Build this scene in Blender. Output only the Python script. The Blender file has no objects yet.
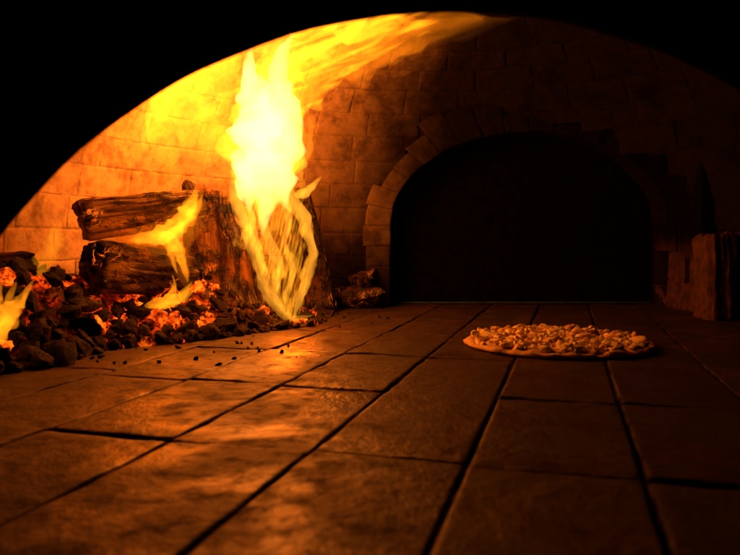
import bpy, bmesh, math, random, bisect
from mathutils import Vector, Matrix, noise, Quaternion
random.seed(11)
S = bpy.context.scene
C = S.collection
PI = math.pi
CAMH = .155
PITCH = math.radians(2.9)
FPX = 700.0
cp, sp = math.cos(PITCH), math.sin(PITCH)

def ray(px, py):
    a = (px-370)/FPX; b = -(py-277.5)/FPX
    return Vector((a, cp+b*sp, -sp+b*cp))
def P(px, py, v):
    d = ray(px, py); return Vector((0, 0, CAMH)) + d*(v/d.y)
def G(px, py, z=0):
    d = ray(px, py); return Vector((0, 0, CAMH)) + d*((z-CAMH)/d.z)
def fbm(p, o=4): return noise.fractal(p, 1.0, 2.0, o)

# ---------------------------------------------------------------- node helpers
class NT:
    def __init__(s, name):
        s.m = bpy.data.materials.new(name); s.m.use_nodes = True
        s.t = s.m.node_tree; s.t.nodes.clear()
        s.out = s.n('ShaderNodeOutputMaterial')
    def n(s, typ, **kw):
        nd = s.t.nodes.new(typ)
        for k, v in kw.items(): setattr(nd, k, v)
        return nd
    def l(s, a, b): s.t.links.new(a, b)
    def noise(s, vec, scale, detail=5, rough=.6, dist=0):
        nd = s.n('ShaderNodeTexNoise'); nd.inputs['Scale'].default_value = scale
        nd.inputs['Detail'].default_value = detail; nd.inputs['Roughness'].default_value = rough
        nd.inputs['Distortion'].default_value = dist
        if vec is not None: s.l(vec, nd.inputs['Vector'])
        return nd.outputs['Fac']
    def mapr(s, v, a, b, c, d, smooth=True):
        nd = s.n('ShaderNodeMapRange')
        if smooth: nd.interpolation_type = 'SMOOTHSTEP'
        s.l(v, nd.inputs['Value'])
        for i, x in zip((1, 2, 3, 4), (a, b, c, d)): nd.inputs[i].default_value = x
        return nd.outputs[0]
    def math(s, op, a, b=None):
        nd = s.n('ShaderNodeMath', operation=op)
        for i, x in enumerate((a, b)):
            if x is None: continue
            if isinstance(x, (int, float)): nd.inputs[i].default_value = x
            else: s.l(x, nd.inputs[i])
        return nd.outputs[0]
    def mix(s, f, a, b, mode='MIX'):
        nd = s.n('ShaderNodeMix', data_type='RGBA', blend_type=mode)
        for i, x in ((0, f), (6, a), (7, b)):
            if isinstance(x, (int, float)): nd.inputs[i].default_value = x
            elif isinstance(x, tuple): nd.inputs[i].default_value = (*x, 1)
            else: s.l(x, nd.inputs[i])
        return nd.outputs[2]
    def scalec(s, col, f):
        nd = s.n('ShaderNodeVectorMath', operation='SCALE')
        s.l(col, nd.inputs[0]); s.l(f, nd.inputs['Scale']); return nd.outputs[0]
    def ramp(s, f, stops):
        nd = s.n('ShaderNodeValToRGB'); e = nd.color_ramp.elements
        while len(e) < len(stops): e.new(.5)
        for x, (p, c) in zip(e, stops): x.position = p; x.color = (*c, 1)
        s.l(f, nd.inputs[0]); return nd.outputs[0]
    def bump(s, h, strength, dist, prev=None):
        nd = s.n('ShaderNodeBump'); nd.inputs['Strength'].default_value = strength
        nd.inputs['Distance'].default_value = dist; s.l(h, nd.inputs['Height'])
        if prev is not None: s.l(prev, nd.inputs['Normal'])
        return nd.outputs[0]
    def bsdf(s, col, rough=.8, normal=None, emis=None, estr=None, spec=.4, metal=0):
        nd = s.n('ShaderNodeBsdfPrincipled')
        if isinstance(col, tuple): nd.inputs['Base Color'].default_value = (*col, 1)
        else: s.l(col, nd.inputs['Base Color'])
        if isinstance(rough, (int, float)): nd.inputs['Roughness'].default_value = rough
        else: s.l(rough, nd.inputs['Roughness'])
        nd.inputs['Specular IOR Level'].default_value = spec
        nd.inputs['Metallic'].default_value = metal
        if normal is not None: s.l(normal, nd.inputs['Normal'])
        if emis is not None:
            if isinstance(emis, tuple): nd.inputs['Emission Color'].default_value = (*emis, 1)
            else: s.l(emis, nd.inputs['Emission Color'])
            if isinstance(estr, (int, float)): nd.inputs['Emission Strength'].default_value = estr
            else: s.l(estr, nd.inputs['Emission Strength'])
        s.l(nd.outputs[0], s.out.inputs['Surface']); return nd

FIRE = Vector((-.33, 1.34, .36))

def brick_mat(name, dark=1.0):
    """fire brick burnt clean close to the fire and sootier away from it, with light falloff painted in"""
    t = NT(name)
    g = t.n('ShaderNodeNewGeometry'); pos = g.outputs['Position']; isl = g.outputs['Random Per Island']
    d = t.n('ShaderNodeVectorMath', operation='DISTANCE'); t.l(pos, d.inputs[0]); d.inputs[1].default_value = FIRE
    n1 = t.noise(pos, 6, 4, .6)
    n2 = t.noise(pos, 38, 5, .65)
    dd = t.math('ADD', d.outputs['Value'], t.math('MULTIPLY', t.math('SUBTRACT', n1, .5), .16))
    soot_shade = t.mapr(dd, .27, .60, 1.0, .025)  # sooty darkening that also paints in the loss of firelight with distance
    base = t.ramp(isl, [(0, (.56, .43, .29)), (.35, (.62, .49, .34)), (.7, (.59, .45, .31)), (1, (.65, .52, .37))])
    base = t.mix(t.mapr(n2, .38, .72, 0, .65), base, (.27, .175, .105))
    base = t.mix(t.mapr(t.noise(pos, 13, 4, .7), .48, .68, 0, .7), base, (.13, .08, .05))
    col = t.scalec(base, soot_shade)
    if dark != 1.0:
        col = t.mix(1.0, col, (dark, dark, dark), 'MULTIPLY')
    b = t.bump(n2, .7, .007)
    t.bsdf(col, .9, b, spec=.08)
    return t.m

def floor_mat():
    t = NT('hearth brick')
    g = t.n('ShaderNodeNewGeometry'); pos = g.outputs['Position']; isl = g.outputs['Random Per Island']
    at = t.n('ShaderNodeAttribute'); at.attribute_name = 'rim'
    n1 = t.noise(pos, 8, 5, .65, .5); n2 = t.noise(pos, 42, 5, .7); n3 = t.noise(pos, 260, 3, .7)
    base = t.ramp(isl, [(0, (.040, .025, .016)), (.4, (.066, .042, .027)), (.75, (.049, .031, .021)), (1, (.09, .06, .04))])
    base = t.mix(t.mapr(n1, .40, .58, 0, .88), base, (.012, .0075, .0055))
    base = t.mix(t.mapr(n2, .46, .66, 0, .8), base, (.007, .005, .004))
    base = t.mix(t.mapr(n3, .58, .7, 0, .35), base, (.15, .10, .07))
    rim = t.math('ADD', at.outputs['Fac'], t.math('MULTIPLY', t.math('SUBTRACT', n2, .5), .007))
    edge = t.math('MULTIPLY', t.mapr(rim, .0002, .0038, 1, 0), t.mapr(t.noise(pos, 11, 3), .38, .62, .05, 1))
    base = t.mix(edge, base, (.006, .004, .004))
    rough = t.math('ADD', t.mapr(n1, .3, .62, .28, .66), t.mapr(n2, .45, .7, 0, .24))
    rough = t.math('ADD', rough, t.math('MULTIPLY', edge, .4))
    b = t.bump(n1, .3, .014)
    b = t.bump(t.math('ADD', n2, t.math('MULTIPLY', n3, .2)), .6, .0045, b)
    bs = t.bsdf(base, rough, b, spec=.5)
    t.l(t.mapr(edge, 0, 1, .48, .05), bs.inputs['Specular IOR Level'])
    return t.m

def plain_mat(name, col, rough=.8, bs=60, bd=.003, spec=.3, metal=0, zdark=None):
    t = NT(name)
    tc = t.n('ShaderNodeTexCoord'); o = tc.outputs['Object']
    n = t.noise(o, bs, 5, .65)
    c = t.mix(t.mapr(n, .3, .7, 0, 1), tuple(x*.5 for x in col), tuple(min(1, x*1.4) for x in col))
    if zdark:
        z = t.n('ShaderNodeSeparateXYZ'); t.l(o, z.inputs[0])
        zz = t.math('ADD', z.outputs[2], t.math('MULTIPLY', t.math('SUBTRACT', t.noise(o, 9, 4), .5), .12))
        c = t.scalec(c, t.mapr(zz, zdark[0], zdark[1], 1, .02))  # colour darkens with height
    t.bsdf(c, rough, t.bump(n, .6, bd), spec=spec, metal=metal)
    return t.m

def wood_mat(name, brown, char_lo, char_hi, glow=0.0, ash=.25):
    t = NT(name)
    tc = t.n('ShaderNodeTexCoord'); o = tc.outputs['Object']
    mp = t.n('ShaderNodeMapping'); mp.inputs['Scale'].default_value = (1, 1, .10); t.l(o, mp.inputs[0])
    grain = t.noise(mp.outputs[0], 120, 5, .7, .5)
    wide = t.noise(mp.outputs[0], 38, 4, .6, .8)
    big = t.noise(o, 16, 4, .65, .4)
    mp2 = t.n('ShaderNodeMapping'); mp2.inputs['Scale'].default_value = (1, 1, .35); t.l(o, mp2.inputs[0])
    rid = t.math('ABSOLUTE', t.math('SUBTRACT', t.noise(mp2.outputs[0], 48, 3, .6, 1.2), .5))
    crack = t.mapr(rid, 0, .07, 0, 1)
    char = t.mapr(big, char_lo, char_hi, 0, 1)
    wood = t.mix(grain, tuple(x*.25 for x in brown), tuple(x*1.7 for x in brown))
    wood = t.mix(t.mapr(wide, .46, .60, 0, .9), wood, tuple(x*.10 for x in brown))
    chc = t.mix(crack, (.005, .004, .003), (.035, .03, .026))
    ashn = t.math('MULTIPLY', t.mapr(t.noise(mp2.outputs[0], 40, 5, .75), .48, .62, 0, 1), t.mapr(t.noise(o, 12, 3, .5), .38, .58, 0, 1))
    chc = t.mix(t.math('MULTIPLY', ashn, ash), chc, (.50, .43, .35))
    col = t.mix(char, wood, chc)
    h = t.math('ADD', t.math('MULTIPLY', grain, .9), t.math('ADD', t.math('MULTIPLY', wide, .6), t.math('MULTIPLY', t.math('MULTIPLY', crack, char), .6)))
    b = t.bump(h, 1.0, .008)
    em = es = None
    if glow:
        gm = t.mapr(t.noise(o, 20, 3, .5), .56, .68, 0, 1)
        es = t.math('MULTIPLY', t.math('MULTIPLY', t.mapr(rid, 0, .03, 1, 0), gm), glow)
        em = (1, .13, .005)
    t.bsdf(col, .9, b, em, es, spec=.12)
    return t.m

def coal_mat(name, glow):
    t = NT(name)
    tc = t.n('ShaderNodeTexCoord'); o = tc.outputs['Object']
    oi = t.n('ShaderNodeObjectInfo')
    off = t.n('ShaderNodeVectorMath', operation='ADD'); t.l(o, off.inputs[0]); t.l(oi.outputs['Random'], off.inputs[1])
    v = off.outputs[0]
    n = t.noise(v, 85, 5, .75); m = t.noise(v, 40, 5, .7)
    ashy = t.math('MULTIPLY', t.mapr(n, .48, .66, 0, 1), t.mapr(oi.outputs['Random'], .3, 1, .05, 1))
    col = t.mix(ashy, (.010, .008, .007), (.15, .12, .095))
    b = t.bump(n, 1.0, .008)
    if glow:
        k = t.mapr(m, .40, .66, 0, 1)
        es = t.math('MULTIPLY', t.math('MULTIPLY', k, t.mapr(oi.outputs['Random'], 0, 1, .1, 1.5)), glow)
        ec = t.mix(k, (1, .03, .001), (1, .14, .004))
        t.bsdf(col, .9, b, ec, es, spec=.2)
    else:
        t.bsdf(col, .8, b, spec=.25)
    return t.m

def ash_mat():
    t = NT('ash and embers')
    g = t.n('ShaderNodeNewGeometry'); pos = g.outputs['Position']
    n = t.noise(pos, 40, 5, .75); m = t.noise(pos, 11, 3, .6)
    col = t.mix(t.mapr(n, .38, .7, 0, 1), (.010, .008, .007), (.12, .095, .075))
    d = t.n('ShaderNodeVectorMath', operation='DISTANCE'); t.l(pos, d.inputs[0]); d.inputs[1].default_value = (-.37, 1.10, .06)
    k = t.math('MULTIPLY', t.mapr(m, .44, .60, .08, 1), t.mapr(d.outputs['Value'], .05, .24, 1, .05))
    k = t.math('MULTIPLY', k, t.mapr(t.noise(pos, 45, 5, .75), .42, .64, 0, 1))
    b = t.bump(n, 1, .014)
    t.bsdf(col, .95, b, t.mix(k, (1, .022, .001), (1, .14, .004)), t.math('MULTIPLY', k, 2.3), spec=.1)
    return t.m

def gas(name, col, strength, noisy=None, step=2.0):
    """glowing gas: emission only. noisy=(lo, hi, scale xyz, freq, floor, tilt) streaks it"""
    t = NT(name)
    e = t.n('ShaderNodeEmission'); e.inputs['Color'].default_value = (*col, 1); e.inputs['Strength'].default_value = strength
    if noisy:
        lo, hi, sc, freq, flo, rot = noisy
        g = t.n('ShaderNodeTexCoord'); mp = t.n('ShaderNodeMapping'); mp.vector_type = 'TEXTURE'
        mp.inputs['Scale'].default_value = sc; mp.inputs['Rotation'].default_value = (0, math.radians(rot), 0)
        t.l(g.outputs['Object'], mp.inputs[0])
        t.l(t.math('MULTIPLY', t.mapr(t.noise(mp.outputs[0], freq, 2, .5, .6), lo, hi, flo, 1), strength), e.inputs['Strength'])
        t.m.cycles.volume_step_rate = step
    t.l(e.outputs[0], t.out.inputs['Volume'])
    return t.m

# ---------------------------------------------------------------- object helpers
def link(name, bm, mat, parent=None, loc=None, smooth=True):
    me = bpy.data.meshes.new(name); bm.to_mesh(me); bm.free()
    if smooth:
        for p in me.polygons: p.use_smooth = True
    me.materials.append(mat)
    o = bpy.data.objects.new(name, me); C.objects.link(o)
    if parent: o.parent = parent
    if loc is not None: o.location = loc
    return o
def tag(o, label=None, cat=None, group=None, kind=None):
    if label: o['label'] = label
    if cat: o['category'] = cat
    if group: o['group'] = group
    if kind: o['kind'] = kind
    return o
def empty(name, loc, label, cat, group=None):
    o = bpy.data.objects.new(name, None); C.objects.link(o); o.location = loc; o.empty_display_size = .05
    return tag(o, label, cat, group)
def grid(bm, nu, nv, f):
    vs = [[bm.verts.new(f(i/nu, j/nv)) for j in range(nv+1)] for i in range(nu+1)]
    for i in range(nu):
        for j in range(nv):
            bm.faces.new((vs[i][j], vs[i+1][j], vs[i+1][j+1], vs[i][j+1]))
    return vs
NONU = [0, .012, .03, .055, .09, .16, .26, .38, .5, .62, .74, .84, .91, .945, .97, .988, 1]
def brick_patch(bm, la, lb, place, w=.004, depth=.005, chip=.5, rough=1.0):
    """worn, chipped brick face; place(a,b,h) -> point; 'rim' keeps the distance to the joint"""
    ts = NONU
    sd = random.random()*50
    lay = bm.verts.layers.float.get('rim') or bm.verts.layers.float.new('rim')
    vs = []
    for a in ts:
        row = []
        for b in ts:
            c = noise.noise(Vector((a*la*40+sd, b*lb*40, sd)))*chip*1.6 + noise.noise(Vector((a*la*150+sd, b*lb*150, sd)))*chip*.6
            e = min(a*la, (1-a)*la, b*lb, (1-b)*lb)
            k = max(0, 1-e/(w*max(.25, 1+c)))
            h = -depth*k*k
            h += rough*(.0012*noise.noise(Vector((a*la*30+sd, b*lb*30, 2)))+.0006*noise.noise(Vector((a*la*120+sd, b*lb*120, 7))))
            vt = bm.verts.new(place(a, b, h)); vt[lay] = e
            row.append(vt)
        vs.append(row)
    for i in range(len(ts)-1):
        for j in range(len(ts)-1):
            bm.faces.new((vs[i][j], vs[i+1][j], vs[i+1][j+1], vs[i][j+1]))

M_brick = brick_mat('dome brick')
M_mortar = brick_mat('dome mortar', .9)
M_floor = floor_mat()
M_mouth = plain_mat('black soot', (.008, .007, .006), .95, spec=.05)  # sooty near-black with the mouth arch's shade put into its colour
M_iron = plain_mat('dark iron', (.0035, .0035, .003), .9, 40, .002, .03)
M_rim = plain_mat('greenish metal', (.035, .075, .022), .6, 40, .001, .2, 0)

# ---------------------------------------------------------------- oven floor
BD = Vector((math.sin(math.radians(15.8)), math.cos(math.radians(15.8)), 0)); BN = Vector((BD.y, -BD.x, 0))
bm = bmesh.new()
pitch_s, pitch_t = .116, .222
for i in range(-8, 9):
    s0 = -.182 + i*pitch_s
    gap = .0006 if i not in (1, 0) else .0010
    for j in range(-3, 9):
        jig = random.uniform(-.012, .012) + (.0 if -4 < i < 3 else .05)
        t0 = .481 + j*pitch_t + jig*.5
        dz = random.uniform(-.0007, .0007); tx = random.uniform(-.006, .006); ty = random.uniform(-.004, .004)
        c = BN*(s0+.058)+BD*(t0+.111)
        if c.y < -.35 or c.y > 2.0 or c.x < -.95 or c.x > 1.1: continue
        la, lb = pitch_s-2*gap+random.uniform(-.0008, .0004), pitch_t-.0012+random.uniform(-.0010, .0008)
        rot = random.uniform(-.006, .006)
        def pl(a, b, h):
            x = gap+a*la; y = .0006+b*lb
            p = BN*(s0+x+rot*(b-.5)*lb)+BD*(t0+y-rot*(a-.5)*la)
            return Vector((p.x, p.y, h+dz+tx*(a-.5)*la*2+ty*(b-.5)*lb))
        brick_patch(bm, la, lb, pl, .0020, .0028, 1.6, 1.0)
grid(bm, 2, 2, lambda a, b: Vector((-1.4+2.9*a, -.5+2.7*b, -.0030)))
fl = link('floor', bm, M_floor); tag(fl, kind='structure', label='worn firebrick oven floor with dark sooty joints', cat='floor')

# ---------------------------------------------------------------- oven shell
oven = empty('brick_oven', (.15, 1.05, 0), 'domed brick oven interior lit by the fire, with a dark arched opening at the back', 'oven')
OC = Vector((.15, 1.05, 0))
DR, DH, DP = .75, .64, 3.0
prof = []
for k in range(401):
    ph = k/400*PI/2
    prof.append((DR*max(0, math.cos(ph))**(2/DP), DH*math.sin(ph)**(2/DP)))
arc = [0]
for k in range(400): arc.append(arc[-1]+math.hypot(prof[k+1][0]-prof[k][0], prof[k+1][1]-prof[k][1]))
AL = arc[-1]
def pro(s):
    s = max(0, min(AL-1e-5, s))
    k = min(399, bisect.bisect_right(arc, s)-1)
    f = (s-arc[k])/(arc[k+1]-arc[k])
    r = prof[k][0]+(prof[k+1][0]-prof[k][0])*f; z = prof[k][1]+(prof[k+1][1]-prof[k][1])*f
    dr = prof[k+1][0]-prof[k][0]; dz = prof[k+1][1]-prof[k][1]; L = math.hypot(dr, dz)
    return r, z, -dz/L, dr/L
def dome(s, th, h):
    r, z, nr, nz = pro(s)
    r += nr*h; z += nz*h
    return Vector((r*math.sin(th), r*math.cos(th), z))
UC, HW, ZS, HH, VF = .376, .328, .19, .225, 1.66
def zarch(u, m=0):
    q = (u-UC)/(HW+m)
    return -1 if abs(q) >= 1 else ZS+(HH+m)*math.sqrt(1-q*q)
def skip(p, m=.03):
    w = p+OC
    if w.y < .46: return True
    if w.y > 1.3 and w.z < zarch(w.x, m): return True
    return False
bm = bmesh.new()
s = .004; row = 0
while s < AL-.03:
    hgt = .060*random.uniform(.92, 1.08)
    r = pro(s+hgt/2)[0]
    n = max(5, round(2*PI*r/.128)); off = random.random()*.5+row*.5
    for j in range(n):
        th0 = 2*PI*(j+off)/n; dth = 2*PI/n
        mid = dome(s+hgt/2, th0+dth/2, 0)
        if skip(mid): continue
        g = .0005; lr = dth*r
        hz = random.uniform(-.0006, .0005); ta = random.uniform(-.012, .012); tb = random.uniform(-.012, .012)
        jj = random.uniform(-.0006, .0006)
        def pl(a, b, h):
            return dome(s+g+jj+b*(hgt-2*g), th0+(g/max(r, .05))+a*(dth-2*g/max(r, .05)), h+hz+ta*(a-.5)*lr*.3+tb*(b-.5)*hgt*.5)
        brick_patch(bm, lr, hgt, pl, .0040, .0016, 1.5, 2.0)
    s += hgt; row += 1
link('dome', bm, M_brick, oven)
bm = bmesh.new()
NA, NB = 120, 50
vv = {}
def gv(i, j):
    k = (i % NA, j)
    if k not in vv: vv[k] = bm.verts.new(dome(j/NB*AL, 2*PI*k[0]/NA, -.0020))
    return vv[k]
for i in range(NA):
    for j in range(NB):
        if skip(dome((j+.5)/NB*AL, 2*PI*(i+.5)/NA, 0), .015): continue
        bm.faces.new((gv(i, j), gv(i+1, j), gv(i+1, j+1), gv(i, j+1)))
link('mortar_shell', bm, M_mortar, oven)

# back arch: voussoir ring standing proud of the wall
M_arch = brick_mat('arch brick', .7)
bm = bmesh.new()
def ring_pt(t, out, v):
    L1 = ZS; LA = PI*math.sqrt((HW**2+HH**2)/2); T = 2*L1+LA
    x = t*T
    if x < L1: return Vector((UC-HW-out, v, x))-OC
    if x > L1+LA: return Vector((UC+HW+out, v, T-x))-OC
    q = PI*(1-(x-L1)/LA)
    return Vector((UC+(HW+out)*math.cos(q), v, ZS+(HH+out)*math.sin(q)))-OC
NV = 26
for k in range(NV):
    t0, t1 = k/NV, (k+1)/NV
    dv = random.uniform(-.002, .002); do = random.uniform(-.010, .014); thick = .052+do
    if k in (9, 10, 11): thick += .030
    vb = VF+dv
    gp = .005/NV
    ta, tb = t0+gp, t1-gp
    din = random.uniform(-.001, .002)
    brick_patch(bm, thick, .055, lambda a, b, h: ring_pt(ta+(tb-ta)*b, din+a*thick, vb-h), .004, .0016, 1.3, 2)
    brick_patch(bm, .12, .055, lambda a, b, h: ring_pt(ta+(tb-ta)*b, din-h*.6, vb+.002+a*.12), .003, .002, .9)
    brick_patch(bm, .16, .055, lambda a, b, h: ring_pt(ta+(tb-ta)*b, din+thick+h*.6, vb+.002+a*.16), .003, .002, .9)
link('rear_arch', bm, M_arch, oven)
bm = bmesh.new()
for (o0, v0, o1, v1) in ((.003, VF+.005, .040, VF+.005), (.003, VF+.005, .003, VF+.2), (.039, VF+.005, .039, VF+.2)):
    grid(bm, 60, 1, lambda a, b: ring_pt(a, o0+(o1-o0)*b, v0+(v1-v0)*b))
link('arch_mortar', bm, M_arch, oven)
# right jamb of the opening, reaching forward to the dome wall
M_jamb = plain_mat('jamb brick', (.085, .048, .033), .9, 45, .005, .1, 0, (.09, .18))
JY = 1.50
bm = bmesh.new()
for r in range(6):
    z0 = r*.066; odd = r % 2
    ys = [JY, JY+.05, JY+.165, JY+.28] if odd else [JY, JY+.115, JY+.23, JY+.30]
    for y0, y1 in zip(ys, ys[1:]):
        dx = random.uniform(-.002, .002); ln = y1-y0-.0015
        brick_patch(bm, ln, .065, lambda a, b, h: Vector((.705+dx-h, y0+a*ln, z0+.001+b*.064))-OC, .004, .003, 1.2, 1.5)
    for c in range(2):
        x0 = .705+c*.115
        brick_patch(bm, .113, .065, lambda a, b, h: Vector((x0+a*.113, JY-h, z0+.001+b*.064))-OC, .004, .003, 1.2, 1.5)
grid(bm, 1, 1, lambda a, b: Vector((.7088, JY+.004+a*.35, b*.40))-OC)
grid(bm, 1, 1, lambda a, b: Vector((.7088+a*.3, JY+.0045, b*.40))-OC)
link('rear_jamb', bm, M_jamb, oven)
# dark plate filling the opening, with a thin greenish rim
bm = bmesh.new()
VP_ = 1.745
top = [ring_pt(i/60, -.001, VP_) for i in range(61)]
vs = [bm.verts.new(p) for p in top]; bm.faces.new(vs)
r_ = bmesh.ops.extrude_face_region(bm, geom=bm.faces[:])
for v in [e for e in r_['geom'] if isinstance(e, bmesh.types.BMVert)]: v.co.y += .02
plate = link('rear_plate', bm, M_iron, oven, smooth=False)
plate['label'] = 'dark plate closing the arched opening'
bm = bmesh.new()
def tube(bm, pts, rad, n=8):
    prev = None
    for i, p in enumerate(pts):
        tg = (pts[min(i+1, len(pts)-1)]-pts[max(i-1, 0)]).normalized()
        a = tg.cross(Vector((0, 1, 0)) if abs(tg.y) < .9 else Vector((1, 0, 0))).normalized(); b = tg.cross(a)
        ring = [bm.verts.new(p+(a*math.cos(2*PI*k/n)+b*math.sin(2*PI*k/n))*rad) for k in range(n)]
        if prev:
            for k in range(n): bm.faces.new((prev[k], prev[(k+1) % n], ring[(k+1) % n], ring[k]))
        prev = ring
tube(bm, [ring_pt(i/200, -.004, VP_-.006) for i in range(0, 30)], .003)
tube(bm, [Vector((UC-HW+.006+(2*HW-.012)*i/10, VP_-.006, .004))-OC for i in range(11)], .0025)
link('plate_rim', bm, M_rim, plate)

# mouth: black front wall with a round arch, its inner side flaring open
A, B_, D_ = P(470, 7, .42), P(200, 65, .42), P(0, 226, .42)
def circ(a, b, c):
    ax, ay, bx, by, cx, cy = a.x, a.z, b.x, b.z, c.x, c.z
    d = 2*(ax*(by-cy)+bx*(cy-ay)+cx*(ay-by))
    ux = ((ax*ax+ay*ay)*(by-cy)+(bx*bx+by*by)*(cy-ay)+(cx*cx+cy*cy)*(ay-by))/d
    uy = ((ax*ax+ay*ay)*(cx-bx)+(bx*bx+by*by)*(ax-cx)+(cx*cx+cy*cy)*(bx-ax))/d
    return ux, uy, math.hypot(ax-ux, ay-uy)
mx, mz, mr = circ(A, B_, D_)
def mouth(q, k, v):
    c, s_ = math.cos(q), math.sin(q)
    return Vector((mx+c*(mr+k), v, mz+s_*(mr+k)))-OC
q0 = math.asin(min(.9, (-mz)/mr)) if mz < 0 else -.2
bm = bmesh.new()
rows = []
for i in range(161):
    q = q0+(PI-2*q0)*i/160
    w = .0008*noise.noise(Vector((q*9, 0, 3)))+.0003*noise.noise(Vector((q*45, 0, 9)))
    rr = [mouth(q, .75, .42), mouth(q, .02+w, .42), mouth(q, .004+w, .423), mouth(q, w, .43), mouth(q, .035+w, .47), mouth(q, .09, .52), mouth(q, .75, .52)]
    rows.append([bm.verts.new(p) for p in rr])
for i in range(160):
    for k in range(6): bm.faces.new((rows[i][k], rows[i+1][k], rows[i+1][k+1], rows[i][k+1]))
ma = link('mouth_arch', bm, M_mouth, oven); ma['label'] = 'black unlit arch of the oven mouth in the foreground'

# ---------------------------------------------------------------- logs
def make_log(name, p0, p1, sect, r0, r1, mat, label, seed, rough=.12, slant=0.0, roll=0.0, group=None, nz=60, na=72):
    ax = p1-p0; L = ax.length
    bm = bmesh.new(); rings = []
    def rad(th):
        r = 1.0
        if sect:
            for a, d in sect:
                c = math.cos(th-math.radians(a))
                if c > .05: r = min(r, d/c)
        return r
    def vert(th, f, k):
        r = r0+(r1-r0)*f
        q = rad(th)
        p = Vector((math.cos(th)*q, math.sin(th)*q, 0))
        g = noise.noise(Vector((p.x*5+seed, p.y*5, f*L*7)))*.6 + noise.noise(Vector((p.x*11+seed, p.y*11, f*L*9+3)))*.5
        cr = -abs(noise.noise(Vector((p.x*4+seed*2, p.y*4, f*L*3+9))))**.5*.5
        d = 1+rough*(g+cr*.6)+.045*noise.noise(Vector((p.x*16, p.y*16+seed, f*L*40)))+.02*noise.noise(Vector((p.x*30, p.y*30+seed, f*L*90)))
        e = min(f, 1-f)*L
        if e < .006: d *= .93+.07*e/.006
        zz = f*L + .007*noise.noise(Vector((math.cos(th)*2.5, math.sin(th)*2.5+seed, f*3)))
        zz += slant*p.x*r*f*k
        bx = .10*r0*noise.noise(Vector((f*2.2, seed, 1)))
        return Vector((p.x*r*d*k+bx, p.y*r*d*k, zz))
    fs = [0, .01, .025]+[.05+.9*i/(nz) for i in range(nz+1)]+[.975, .99, 1]
    for f in fs:
        rings.append([bm.verts.new(vert(2*PI*k/na, f, 1)) for k in range(na)])
    for a, b in zip(rings, rings[1:]):
        for k in range(na): bm.faces.new((a[k], a[(k+1) % na], b[(k+1) % na], b[k]))
    for f, ring, flip in ((0, rings[0], True), (1, rings[-1], False)):
        prev = ring
        for sc in (.93, .75, .55, .35, .17):
            cur = []
            for k in range(na):
                v = vert(2*PI*k/na, f, sc)
                v.z += (.009*noise.noise(Vector((v.x*60+seed, v.y*60, f*9)))+.004*noise.noise(Vector((v.x*170, v.y*170, seed))))
                cur.append(bm.verts.new(v))
            for k in range(na):
                q = (prev[k], prev[(k+1) % na], cur[(k+1) % na], cur[k])
                bm.faces.new(q if not flip else q[::-1])
            prev = cur
        c = bm.verts.new(sum((v.co for v in prev), Vector())/na)
        for k in range(na):
            q = (prev[k], prev[(k+1) % na], c); bm.faces.new(q if not flip else q[::-1])
    bmesh.ops.recalc_face_normals(bm, faces=bm.faces[:])
    o = link(name, bm, mat)
    rot = Vector((0, 0, 1)).rotation_difference(ax.normalized()) @ Quaternion((0, 0, 1), roll)
    o.matrix_world = Matrix.Translation(p0) @ rot.to_matrix().to_4x4()
    return tag(o, label, 'log', group)

W_split = wood_mat('split firewood', (.22, .105, .042), .42, .58, .8, .25)
W_pale = wood_mat('ashy firewood', (.42, .27, .14), .42, .62, 1.2, 1.0)
W_char = wood_mat('charred firewood', (.16, .08, .036), .34, .50, 1.8, .6)
W_dark = wood_mat('dark firewood', (.10, .05, .022), .40, .56, .8, .15)

make_log('firewood_log', P(82, 220, 1.15), P(200, 205, 1.27), [(100, .86), (20, .95), (250, .9)], .036, .028, W_pale,
         'charred log with pale ashy edges lying topmost across the burning heap', 3.1, .30)
make_log('firewood_log', P(92, 266, 1.10), P(186, 277, 1.24), None, .043, .040, W_char,
         'blackened log lying under the topmost log, just above the embers', 7.7, .30)
b3 = G(226, 323)
make_log('firewood_log', Vector((b3.x, b3.y+.01, -.002)), P(216, 194, b3.y+.05), [(268, .72), (335, .82), (70, .8), (165, .82)], .094, .062, W_split,
         'split brown log standing upright left of the tall flame', 12.3, .13, slant=-.45, roll=.1)
b4 = G(312, 312)
make_log('firewood_log', Vector((b4.x, b4.y+.03, -.002)), P(302, 190, b4.y+.04), [(270, .7), (20, .8), (150, .85)], .064, .018, W_dark,
         'dark tapering log standing behind the right side of the tall flame', 21.0, .15)
make_log('firewood_log', P(-45, 274, 1.02), P(30, 266, 1.12), [(90, .85)], .027, .025, W_char,
         'dark log end poking in from the left edge above the embers', 41.0, .2)

# rough block at the right edge
rb = G(722, 321)
M_block = plain_mat('rough brown block', (.10, .052, .032), .85, 45, .009)
make_log('rough_block', Vector((rb.x+.022, rb.y+.045, -.002)), Vector((rb.x+.02, rb.y+.05, .168)), [(0, .8), (90, .75), (180, .8), (270, .72)], .058, .054, M_block,
         'rough brown block standing on the floor at the right edge by the wall', 71.0, .2)['category'] = 'block'

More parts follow.
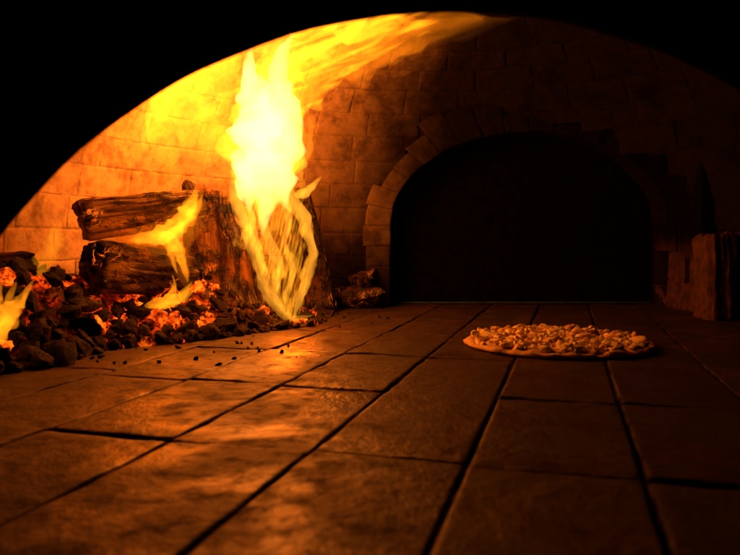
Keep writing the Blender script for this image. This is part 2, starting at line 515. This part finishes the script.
# ---------------------------------------------------------------- ash bed, coals, embers
def front_v(px):
    pts = [(-260, 395), (-60, 385), (0, 372), (60, 362), (110, 348), (180, 342), (250, 334), (310, 326), (360, 318)]
    for (x0, y0), (x1, y1) in zip(pts, pts[1:]):
        if px <= x1: return G(px, y0+(y1-y0)*(px-x0)/(x1-x0)).y
    return G(px, 318).y
def heap_h(u, v):
    px = 370+FPX*u/max(v, .2)
    d = v-front_v(px)
    if d < 0: return 0
    side = 1-max(0, min(1, (px-190)/110))
    hmax = .010+.085*side*(1.15 if px < 60 else 1)
    k = min(1, d/.17); k = k*k*(3-2*k)
    return hmax*k
def lump_bm(seed, r, shard=True, sub=3):
    bm = bmesh.new(); bmesh.ops.create_icosphere(bm, subdivisions=sub, radius=1)
    rnd = random.Random(seed)
    pl = [(Vector((rnd.gauss(0, 1), rnd.gauss(0, 1), rnd.gauss(0, 1))).normalized(), rnd.uniform(.42, .8) if shard else rnd.uniform(.6, .9)) for _ in range(9)]
    st = Vector((rnd.uniform(1., 1.8), rnd.uniform(.8, 1.2), rnd.uniform(.7, 1.1))) if shard else Vector((rnd.uniform(.8, 1.25), rnd.uniform(.75, 1.1), rnd.uniform(.55, .85)))
    for v in bm.verts:
        p = v.co.copy()
        for n, d in pl:
            k = p.dot(n)
            if k > d: p -= n*(k-d)*.95
        p *= 1+.20*noise.noise(p*2.5+Vector((seed, 0, 0)))+.18*noise.noise(p*5+Vector((0, seed, 0)))+.09*noise.noise(p*11+Vector((0, seed, 0)))
        v.co = Vector((p.x*st.x, p.y*st.y, p.z*st.z))*r
    return bm
def add_lump(bm, seed, r, loc, shard, sub):
    l_ = lump_bm(seed, r, shard, sub)
    me = bpy.data.meshes.new('tmp'); l_.to_mesh(me); l_.free()
    me.transform(Matrix.Translation(loc) @ Matrix.Rotation(seed*1.7, 4, 'Z') @ Matrix.Rotation(seed*.9, 4, 'X'))
    bm.from_mesh(me); bpy.data.meshes.remove(me)
bm = bmesh.new()
N1, N2 = 140, 120
vs = {}
for i in range(N1+1):
    for j in range(N2+1):
        u = -.74+.66*i/N1; v = .72+1.0*j/N2
        r = math.hypot(u-OC.x, v-OC.y)
        if r > .755: continue
        p = Vector((u*28, v*28, 0))
        h = heap_h(u, v)
        z = h+(.012*fbm(p, 4)+.006*noise.noise(p*4))*min(1, h/.012) - .004
        vs[i, j] = bm.verts.new((u, v, z))
for i in range(N1):
    for j in range(N2):
        q = [(i, j), (i+1, j), (i+1, j+1), (i, j+1)]
        if all(k in vs for k in q) and max(vs[k].co.z for k in q) > -.002: bm.faces.new([vs[k] for k in q])
for v in [v for v in bm.verts if not v.link_faces]: bm.verts.remove(v)
rb_ = random.Random(77); k = 0
while k < 560:
    px = rb_.uniform(-20, 325); fv = front_v(px); v = fv+abs(rb_.gauss(0, .07))-.008; u = (px-370)/FPX*v
    if math.hypot(u-OC.x, v-OC.y) > .70: continue
    r = rb_.uniform(.0025, .0062)
    add_lump(bm, 900+k, r, (u, v, heap_h(u, v)+r*.4), True, 2); k += 1
tag(link('ash_bed', bm, ash_mat()), 'heap of grey ash and fine glowing embers under the logs', 'ash', kind='stuff')

M_coal = coal_mat('charcoal', 0); M_ember = coal_mat('glowing ember', 1.9)
protos = {}
def lump(kind, x, y, z, r):
    name, mat, label, cat, group = kind
    k = (name, random.randrange(12))
    if k not in protos:
        o = link(name, lump_bm(k[1]*13+len(name), .02), mat, smooth=True); protos[k] = o
    else:
        o = protos[k].copy(); C.objects.link(o)
    o.location = (x, y, z); o.scale = (r/.02,)*3
    o.rotation_euler = (random.uniform(-.9, .9), random.uniform(-.9, .9), random.random()*6.28)
    return tag(o, label, cat, group)
K_coal = ('charcoal_lump', M_coal, 'black charcoal lump in the heap left of the fire', 'charcoal', 'black charcoal lumps in the heap')
K_emb = ('ember_lump', M_ember, 'glowing orange ember lump in the heap below the logs', 'ember', 'glowing ember lumps in the heap')
K_crumb = ('charcoal_crumb', M_coal, 'small black crumb scattered loose on the brick floor', 'crumb', 'charred crumbs on the floor')
rnd = random.Random(5)
placed = []
def free(x, y, r):
    for a, b, c in placed:
        if math.hypot(a-x, b-y) < (c+r)*.58: return False
    placed.append((x, y, r)); return True
tries = 0; n = 0
while n < 260 and tries < 9000:
    tries += 1
    px = rnd.uniform(-30, 322) if rnd.random() < .75 else rnd.uniform(-30, 90)
    fv = front_v(px)
    v = fv+abs(rnd.gauss(0, .085))-.012; u = (px-370)/FPX*v
    if math.hypot(u-OC.x, v-OC.y) > .70: continue
    d = v-fv
    big = px < 90 and d < .1
    r = rnd.uniform(.011, .024) if big else rnd.choice([rnd.uniform(.006, .011), rnd.uniform(.010, .020)])
    if px > 200: r *= .8
    if not free(u, v, r): continue
    hot = rnd.random() < (0.05 if big else (.38 if 80 < px < 215 and d > .04 else .2 if d > .07 else .04))
    lump(K_emb if hot else K_coal, u, v, heap_h(u, v)+r*.38, r); n += 1
for k in range(60):
    px = rnd.uniform(20, 420); py = rnd.choice([rnd.gauss(350, 10), rnd.gauss(342, 18)])
    if px > 300: py = rnd.gauss(318, 6)
    py = max(314, py)
    g = G(px, py)
    r = rnd.uniform(.0012, .0042)
    if g.y > front_v(px)+.03 and px < 320: continue
    lump(K_crumb, g.x, g.y, r*.35, r)
# charred chunks right of the fire
c0 = G(362, 308)
for dx, dy, z, sc, seed, lab in ((-.004, 0, .026, (1.25, 1.0, 1.1), 502, 'charred chunk lying on the floor right of the fire, below another chunk'),
                                 (.002, .006, .072, (1.0, .9, 1.0), 508, 'charred chunk resting on top of another chunk right of the fire'),
                                 (-.072, .03, .026, (.9, .9, 1.2), 514, 'charred chunk on the floor between the fire and two stacked chunks')):
    o = link('charred_chunk', lump_bm(seed, .036, True, 4), W_dark)
    o.location = (c0.x+dx, c0.y+dy, z); o.scale = sc; o.rotation_euler = (0, rnd.uniform(-.12, .12), rnd.uniform(-.3, .3))
    tag(o, lab, 'charcoal')

# ---------------------------------------------------------------- pizza
pc = G(557, 345); PR = .138
pz = empty('pizza', (pc.x, pc.y, 0), 'thin round pizza with golden lumpy topping baking on the brick floor', 'pizza')
t = NT('pizza crust'); tc = t.n('ShaderNodeTexCoord'); o_ = tc.outputs['Object']
nn = t.noise(o_, 45, 5, .6); n2 = t.noise(o_, 26, 4, .6)
cc = t.mix(t.mapr(nn, .35, .65, 0, 1), (.55, .36, .16), (.82, .64, .36)); cc = t.mix(t.mapr(n2, .54, .68, 0, .85), cc, (.12, .05, .018))
t.bsdf(cc, .7, t.bump(nn, .8, .005)); M_crust = t.m
t = NT('melted cheese and sauce'); tc = t.n('ShaderNodeTexCoord'); o_ = tc.outputs['Object']
nn = t.noise(o_, 40, 5, .6)
cc = t.mix(t.mapr(nn, .38, .56, 0, 1), (.26, .07, .014), (.92, .72, .36)); t.bsdf(cc, .38, t.bump(nn, .8, .006), spec=.6); M_sauce = t.m
t = NT('golden topping'); tc = t.n('ShaderNodeTexCoord'); o_ = tc.outputs['Object']; oi = t.n('ShaderNodeObjectInfo')
nn = t.noise(o_, 90, 5, .65)
cc = t.ramp(oi.outputs['Random'], [(0, (.95, .80, .45)), (.45, (.97, .90, .62)), (.85, (.92, .68, .32)), (1, (.45, .17, .05))])
cc = t.mix(t.mapr(nn, .54, .70, 0, .7), cc, (.30, .10, .022)); t.bsdf(cc, .32, t.bump(nn, .9, .005), spec=.8); M_top = t.m
bm = bmesh.new()
na = 140
def rimr(th): return PR*(1+.03*noise.noise(Vector((math.cos(th)*2, math.sin(th)*2, 4)))+.018*noise.noise(Vector((math.cos(th)*8, math.sin(th)*8, 1))))
profc = [(1.0, .0015), (1.010, .0035), (1.0, .0062), (.97, .0082), (.935, .0080), (.90, .0065), (.5, .005), (0.02, .005)]
rows = []
for f, z in profc:
    rows.append([bm.verts.new((rimr(2*PI*k/na)*f*math.cos(2*PI*k/na), rimr(2*PI*k/na)*f*math.sin(2*PI*k/na),
        z*(1+(.7*noise.noise(Vector((math.cos(2*PI*k/na)*9, math.sin(2*PI*k/na)*9, f*8))) if z > .006 else 0)))) for k in range(na)])
for a, b in zip(rows, rows[1:]):
    for k in range(na): bm.faces.new((a[k], a[(k+1) % na], b[(k+1) % na], b[k]))
bm.faces.new(rows[-1])
rows0 = [bm.verts.new((rimr(2*PI*k/na)*.97*math.cos(2*PI*k/na), rimr(2*PI*k/na)*.97*math.sin(2*PI*k/na), .001)) for k in range(na)]
for k in range(na): bm.faces.new((rows0[k], rows0[(k+1) % na], rows[0][(k+1) % na], rows[0][k]))
bm.faces.new(rows0[::-1])
link('crust', bm, M_crust, pz)
bm = bmesh.new(); prev = None
for i in range(1, 47):
    f = i/46*.94
    ring = []
    for k in range(160):
        th = 2*PI*k/160; x, y = rimr(th)*f*math.cos(th), rimr(th)*f*math.sin(th)
        z = .0105+.0085*fbm(Vector((x*65, y*65, 0)), 4) - (.005 if i == 46 else 0)
        ring.append(bm.verts.new((x, y, z)))
    if prev:
        for k in range(160): bm.faces.new((prev[k], ring[k], ring[(k+1) % 160], prev[(k+1) % 160]))
    else: bm.faces.new(ring)
    prev = ring
bmesh.ops.recalc_face_normals(bm, faces=bm.faces[:])
link('cheese', bm, M_sauce, pz)
tops = []; pts = []
rt = random.Random(3)
k = 0; tr = 0
while k < 98 and tr < 9000:
    tr += 1
    a = rt.random()*2*PI; q = math.sqrt(rt.random())*PR*.92
    x, y = q*math.cos(a), q*math.sin(a)
    if any(math.hypot(x-a1, y-b1) < .0125 for a1, b1 in pts): continue
    pts.append((x, y))
    if k < 12:
        o = link('topping_piece', lump_bm(100+k*3, .0092, False), M_top, pz); tops.append(o)
    else:
        o = tops[rt.randrange(12)].copy(); C.objects.link(o); o.parent = pz
    sc = rt.uniform(.6, 1.5)
    o.location = (x, y, rt.uniform(.009, .0125)); o.scale = (sc*rt.uniform(.7, 1.3), sc, rt.uniform(.45, .95)); o.rotation_euler = (rt.uniform(-.5, .5), rt.uniform(-.5, .5), rt.random()*6)
    k += 1
bm = bmesh.new()
for k in range(260):
    a = rt.random()*2*PI; q = math.sqrt(rt.random())*PR*.95
    add_lump(bm, 300+k, rt.uniform(.0022, .0058), (q*math.cos(a), q*math.sin(a), rt.uniform(.010, .014)), k % 2 == 0, 3)
tag(link('topping_bits', bm, M_top, pz), kind='stuff')

# ---------------------------------------------------------------- flames
def catmull(p, n):
    out = []
    q = [p[0]]+list(p)+[p[-1]]
    for i in range(len(p)-1):
        a, b, c, d = q[i:i+4]
        for k in range(n):
            t = k/n
            out.append(tuple(.5*((2*b[j])+(-a[j]+c[j])*t+(2*a[j]-5*b[j]+4*c[j]-d[j])*t*t+(-a[j]+3*b[j]-3*c[j]+d[j])*t**3) for j in range(len(b))))
    out.append(tuple(p[-1])); return out
def tongue(bm, base, pts, ratio=.5, seed=0, wob=.2, twist=.5):
    raw = []
    for px, py, v, hw in pts:
        w = P(px, py, v); raw.append((w.x, w.y, w.z, hw*v/FPX))
    cs = catmull(raw, 14)
    prev = None; N = 24; n = len(cs); faces = []
    for i, (x, y, z, r) in enumerate(cs):
        c = Vector((x, y, z))
        a = Vector(cs[min(i+1, n-1)][:3]); b = Vector(cs[max(i-1, 0)][:3])
        tg = (a-b).normalized()
        side = tg.cross(Vector((0, 1, 0))).normalized(); dep = tg.cross(side).normalized()
        tw = twist*noise.noise(Vector((i*.05, seed, 2)))*2.5
        s2 = side*math.cos(tw)+dep*math.sin(tw); d2 = dep*math.cos(tw)-side*math.sin(tw)
        e = min(i, n-1-i)/(n*.14); e = min(1, e)**.7 if e > 0 else .02
        c = c + side*(.35*r*noise.noise(Vector((i*.11, seed*1.7, 5))))
        ring = []
        for k in range(N):
            th = 2*PI*k/N
            wv = 1+wob*(noise.noise(Vector((i*.13+seed*3, math.cos(th)*1.1, math.sin(th)*1.1+seed)))*1.8+noise.noise(Vector((i*.35+seed*3, math.cos(th)*1.6, math.sin(th)*1.6+seed)))*.9)
            rr = max(.0004, r)*e*max(.1, wv)
            ring.append(bm.verts.new(c+s2*math.cos(th)*rr+d2*math.sin(th)*rr*ratio-base))
        if prev:
            for k in range(N): faces.append(bm.faces.new((prev[k], prev[(k+1) % N], ring[(k+1) % N], ring[k])))
        else: faces.append(bm.faces.new(ring[::-1]))
        prev = ring
    faces.append(bm.faces.new(prev))
    bmesh.ops.recalc_face_normals(bm, faces=faces)
def body(name, parent, base, specs, mat, voxel=.0020, it=1):
    """several tongues fused into one continuous body of flame"""
    bm = bmesh.new()
    for pts, kw in specs: tongue(bm, base, pts, **kw)
    me = bpy.data.meshes.new('tmp'); bm.to_mesh(me); bm.free()
    o = bpy.data.objects.new(name, me); C.objects.link(o)
    md = o.modifiers.new('fuse', 'REMESH'); md.mode = 'VOXEL'; md.voxel_size = voxel
    sm = o.modifiers.new('soften', 'SMOOTH'); sm.iterations = it; sm.factor = .5
    dg = bpy.context.evaluated_depsgraph_get(); dg.update()
    nm = bpy.data.meshes.new_from_object(o.evaluated_get(dg))
    o.modifiers.clear(); o.data = nm; nm.name = name; bpy.data.meshes.remove(me)
    nm.materials.clear(); nm.materials.append(mat)
    for p in nm.polygons: p.use_smooth = True
    o.parent = parent
    return o

F_core = gas('white hot flame', (1, .58, .15), 75)
F_mant = gas('yellow flame', (1, .31, .012), 42)
F_foot = gas('bright yellow flame', (1, .36, .022), 95)
F_veil = gas('translucent flame', (1, .33, .010), 38, (.46, .62, (.35, 1, 2.2), 60, .0, 12), 1.0)
F_lick = gas('yellow orange flame', (1, .26, .006), 130)
F_thin = gas('orange flame', (1, .20, .004), 7)
F_wash = gas('orange wash of flame', (1, .27, .006), 80, (.42, .66, (5, 1, .5), 34, .01, -20), 2.0)
F_dim = gas('faint flame', (1, .22, .004), 12, (.34, .72, (3.5, 1, .8), 26, .08, -20), 2.0)
F_glow = gas('golden haze of flame', (1, .33, .008), 24, (.34, .70, (1, 1, 2), 14, .12, 0), 2.0)

b = G(285, 326)
f1 = empty('flame', b, 'tall white and yellow flame rising between the upright logs to the dome', 'flame')
v = b.y
wr = random.Random(21)
core = [([(252, 216, v, 2), (248, 190, v, 13), (257, 165, v+.01, 25), (262, 130, v+.02, 26), (257, 96, v+.02, 19), (249, 70, v+.02, 10), (252, 38, v+.02, 1.5)], dict(ratio=.55, seed=1, wob=.25)),
        ([(290, 214, v, 2), (281, 180, v+.02, 14), (286, 145, v+.02, 16), (284, 108, v+.02, 15), (278, 80, v, 11), (285, 50, v, 6), (298, 28, v, 1.5)], dict(ratio=.6, seed=2, wob=.25)),
        ([(262, 240, v, 1), (266, 205, v+.01, 9), (266, 170, v+.01, 18), (270, 120, v+.01, 14), (266, 80, v, 5)], dict(ratio=.5, seed=2.3, wob=.25))]
body('flame_core', f1, b, core, F_core)
mant = []
for k in range(22):
    x0 = wr.uniform(240, 300); y0 = wr.uniform(165, 220); top = wr.uniform(18, 110); x1 = 268+(x0-268)*wr.uniform(.95, 1.35)+wr.uniform(-4, 12)
    dv = wr.uniform(-.03, .05); hw = wr.uniform(3.5, 8.5)
    mant.append(([(x0+(x1-x0)*j/6+wr.uniform(-5, 5), y0+(top-y0)*j/6, v+dv, hw*(.2, .8, 1, .85, .6, .3, .03)[j]) for j in range(7)], dict(ratio=.7, seed=60+k, wob=.35)))
mant.append(([(258, 222, v, 8), (264, 175, v, 32), (267, 125, v, 33), (266, 85, v, 22), (274, 52, v, 9), (292, 24, v, 1.5)], dict(ratio=.6, seed=4, wob=.26)))
body('flame_mantle', f1, b, mant, F_mant, .0018)
sh = [([(258, 232, v, 8), (264, 185, v, 38), (267, 125, v, 46), (268, 80, v, 46), (280, 42, v, 42), (316, 12, v, 12)], dict(ratio=.7, seed=4.4, wob=.3))]
body('flame_sheath', f1, b, sh, F_thin, .003)
# curling tongues below, drawn together where they meet the floor
low = [([(230, 166, v-.01, 2), (236, 194, v-.02, 7), (248, 226, v-.03, 9), (258, 258, v-.02, 6), (267, 290, v, 6), (288, 317, v, 4.5), (326, 312, v-.02, .5)], dict(ratio=.35, seed=5, wob=.4, twist=.6)),
       ([(284, 176, v+.02, 4), (299, 212, v+.01, 8), (312, 246, v, 6), (308, 272, v-.01, 6), (299, 298, v, 5), (290, 327, v, 1)], dict(ratio=.35, seed=7.7, wob=.4, twist=.6)),
       ([(272, 170, v, 4), (261, 205, v, 6), (266, 236, v-.02, 5), (279, 264, v-.02, 6), (276, 292, v-.01, 5), (291, 326, v, 1)], dict(ratio=.35, seed=9.1, wob=.4, twist=.6)),
       ([(280, 182, v+.02, 3), (288, 214, v+.02, 4), (284, 244, v+.02, 3), (293, 268, v+.02, 4), (286, 296, v+.01, 3), (290, 322, v, .6)], dict(ratio=.5, seed=10.3, wob=.4, twist=.6)),
       ([(244, 196, v+.01, 2), (252, 214, v+.01, 4), (252, 236, v, 3), (262, 262, v, 3), (272, 280, v, .6)], dict(ratio=.5, seed=11.9, wob=.4, twist=.6)),
       ([(294, 196, v, 4), (306, 192, v, 5), (313, 186, v, 3.5), (323, 174, v, .6)], dict(ratio=.8, seed=9))]
body('flame_foot', f1, b, low, F_foot, .0015)
lo2 = [([(262, 178, v+.02, 12), (272, 225, v+.02, 26), (285, 265, v+.02, 24), (290, 300, v+.02, 14), (291, 328, v+.01, 2)], dict(ratio=.4, seed=8.8, wob=.4)),
       ([(246, 205, v+.01, 2), (257, 240, v, 7), (270, 275, v-.02, 8), (286, 305, v-.02, 7), (300, 322, v-.02, 1)], dict(ratio=.5, seed=8.3, wob=.4))]
body('flame_veil', f1, b, lo2, F_veil, .002)
# tips bent along the dome towards the mouth
sw = [([(270, 96, v, 10), (294, 62, v, 14), (338, 44, v-.02, 11), (386, 32, v-.05, 7), (420, 24, v-.08, 3.5), (462, 16, v-.1, .4)], dict(ratio=2, seed=11, wob=.5)),
      ([(284, 92, v, 6), (316, 70, v, 8), (350, 66, v, 6), (384, 50, v-.02, 3.5), (415, 36, v-.04, .4)], dict(ratio=2, seed=12, wob=.5)),
      ([(292, 112, v+.02, 3), (314, 98, v+.02, 5), (336, 80, v+.02, 3.5), (366, 62, v, .4)], dict(ratio=1.8, seed=12.5, wob=.5)),
      ([(282, 74, v, 6), (322, 54, v-.02, 8), (368, 44, v-.04, 6), (405, 36, v-.06, 3), (440, 30, v-.08, .4)], dict(ratio=2, seed=12.9, wob=.5)),
      ([(276, 66, v-.02, 11), (316, 36, v-.03, 17), (362, 22, v-.06, 13), (406, 12, v-.1, 8), (450, 6, v-.12, .5)], dict(ratio=1.4, seed=13, wob=.5))]
body('flame_sweep', f1, b, sw, F_wash, .0022)
sw2 = [([(268, 112, v, 22), (300, 74, v, 34), (346, 54, v-.02, 30), (400, 38, v-.05, 22), (450, 28, v-.08, 13), (540, 14, v-.1, .6)], dict(ratio=1.0, seed=16, wob=.35)),
       ([(300, 60, v-.03, 8), (350, 40, v-.05, 14), (406, 28, v-.08, 11), (460, 20, v-.1, 5), (500, 15, v-.12, .5)], dict(ratio=1.0, seed=17, wob=.35))]
body('flame_haze', f1, b, sw2, F_dim, .004, 4)
sw4 = [([(272, 104, v+.01, 16), (304, 66, v+.01, 24), (350, 46, v-.01, 20), (396, 34, v-.04, 14), (440, 24, v-.07, 7), (485, 16, v-.1, .6)], dict(ratio=1.0, seed=19, wob=.4))]
body('flame_streak', f1, b, sw4, F_dim, .003, 3)
sw3 = [([(244, 160, v+.05, 12), (200, 120, v+.04, 36), (192, 80, v+.02, 40), (250, 28, v, 16)], dict(ratio=.8, seed=15, wob=.3)),
       ([(152, 205, 1.28, 5), (164, 178, 1.30, 14), (164, 145, 1.32, 20), (180, 105, 1.33, 16)], dict(ratio=.8, seed=23, wob=.3))]
body('flame_glow', f1, b, sw3, F_glow, .004, 3)

b2 = P(160, 236, 1.2)
f2 = empty('flame', b2, 'yellow flame licking out from under the right end of the topmost log', 'flame')
body('flame_lick', f2, b2, [
    ([(122, 241, 1.14, 1), (144, 238, 1.14, 5), (164, 232, 1.15, 8), (180, 220, 1.17, 9), (191, 206, 1.19, 7), (197, 182, 1.21, .5)], dict(ratio=.5, seed=21, wob=.5)),
    ([(140, 243, 1.14, 1), (160, 240, 1.14, 5), (178, 230, 1.15, 6), (193, 215, 1.17, 5), (205, 186, 1.2, .5)], dict(ratio=.5, seed=24, wob=.5)),
    ([(148, 237, 1.13, 1.5), (166, 237, 1.13, 6), (177, 248, 1.14, 6), (182, 262, 1.14, 5), (189, 288, 1.15, .5)], dict(ratio=.5, seed=22, wob=.5)),
    ([(160, 239, 1.14, 1.5), (171, 250, 1.14, 4), (173, 262, 1.14, 3), (179, 278, 1.15, .5)], dict(ratio=.5, seed=26, wob=.45))], F_lick, .0014)
body('flame_sheath', f2, b2, [([(116, 243, 1.15, 3), (148, 241, 1.15, 12), (176, 230, 1.16, 18), (194, 206, 1.18, 12), (200, 174, 1.2, .6)], dict(ratio=.9, seed=25, wob=.4)),
    ([(156, 236, 1.14, 5), (172, 248, 1.14, 11), (182, 266, 1.14, 9), (189, 296, 1.15, .6)], dict(ratio=.9, seed=27, wob=.4))], F_thin, .003)
b5 = P(172, 306, 1.07)
f5 = empty('flame', b5, 'small bright flame in the embers left of the split log', 'flame')
body('flame_lick', f5, b5, [([(142, 307, 1.06, 1.5), (162, 303, 1.06, 6), (182, 297, 1.06, 5.5), (194, 278, 1.07, .4)], dict(ratio=.6, seed=31, wob=.5)),
    ([(156, 307, 1.06, 2), (168, 299, 1.06, 5), (174, 288, 1.07, 2.6), (171, 270, 1.08, .4)], dict(ratio=.6, seed=32, wob=.5))], F_lick, .0013)
b6 = P(5, 330, .86)
f6 = empty('flame', b6, 'yellow flame among the coals at the left edge', 'flame')
body('flame_lick', f6, b6, [([(-24, 348, .86, 7), (-2, 328, .86, 12), (11, 310, .86, 9), (23, 297, .86, 5), (38, 272, .87, .4)], dict(ratio=.4, seed=41, wob=.45)),
    ([(-12, 342, .86, 5), (4, 320, .86, 8), (8, 300, .86, 4.5), (19, 274, .87, .4)], dict(ratio=.4, seed=42, wob=.45)),
    ([(-20, 330, .87, 5), (-4, 305, .87, 6), (-1, 290, .87, 3.4), (7, 264, .88, .4)], dict(ratio=.4, seed=43, wob=.45))], F_lick, .0013)
b7 = P(45, 275, 1.10)
f7 = empty('flame', b7, 'faint pale flame rising from the heap by the left wall', 'flame')
body('flame_lick', f7, b7, [([(36, 284, 1.08, 6), (44, 262, 1.08, 10), (55, 240, 1.08, 9), (62, 212, 1.08, 1)], dict(ratio=.8, seed=51, wob=.3))], F_glow, .003)

# ---------------------------------------------------------------- fire light
def lamp(loc, power, col, rad):
    d = bpy.data.lights.new('fire_light', 'POINT'); d.energy = power; d.color = col; d.shadow_soft_size = rad
    o = bpy.data.objects.new('fire_light', d); C.objects.link(o); o.location = loc
    return o
FC = (1, .138, .0035)
lamp(P(262, 150, v+.06), 2.3, FC, .04)
lamp(P(252, 85, v+.06), 2.6, FC, .035)
lamp(P(200, 100, 1.37), 3.0, FC, .04)
lamp(P(165, 150, 1.30), .4, FC, .03)
lamp(P(292, 285, v-.07), 1.6, FC, .015)
lamp(P(178, 228, 1.11), .55, FC, .012)
lamp(P(168, 298, 1.05), .15, (1, .12, .005), .010)

w = bpy.data.worlds.new('World'); S.world = w; w.use_nodes = True
w.node_tree.nodes['Background'].inputs[0].default_value = (0, 0, 0, 1); w.node_tree.nodes['Background'].inputs[1].default_value = 0
cam = bpy.data.cameras.new('camera'); co = bpy.data.objects.new('camera', cam); C.objects.link(co)
co.location = (0, 0, CAMH); co.rotation_euler = (PI/2-PITCH, 0, 0)
cam.sensor_width = 36; cam.lens = 36*FPX/740; cam.clip_start = .01; cam.clip_end = 50
cam.dof.use_dof = True; cam.dof.focus_distance = 1.15; cam.dof.aperture_fstop = 9
S.camera = co
S.view_settings.view_transform = 'Standard'; S.view_settings.look = 'None'; S.view_settings.exposure = 0
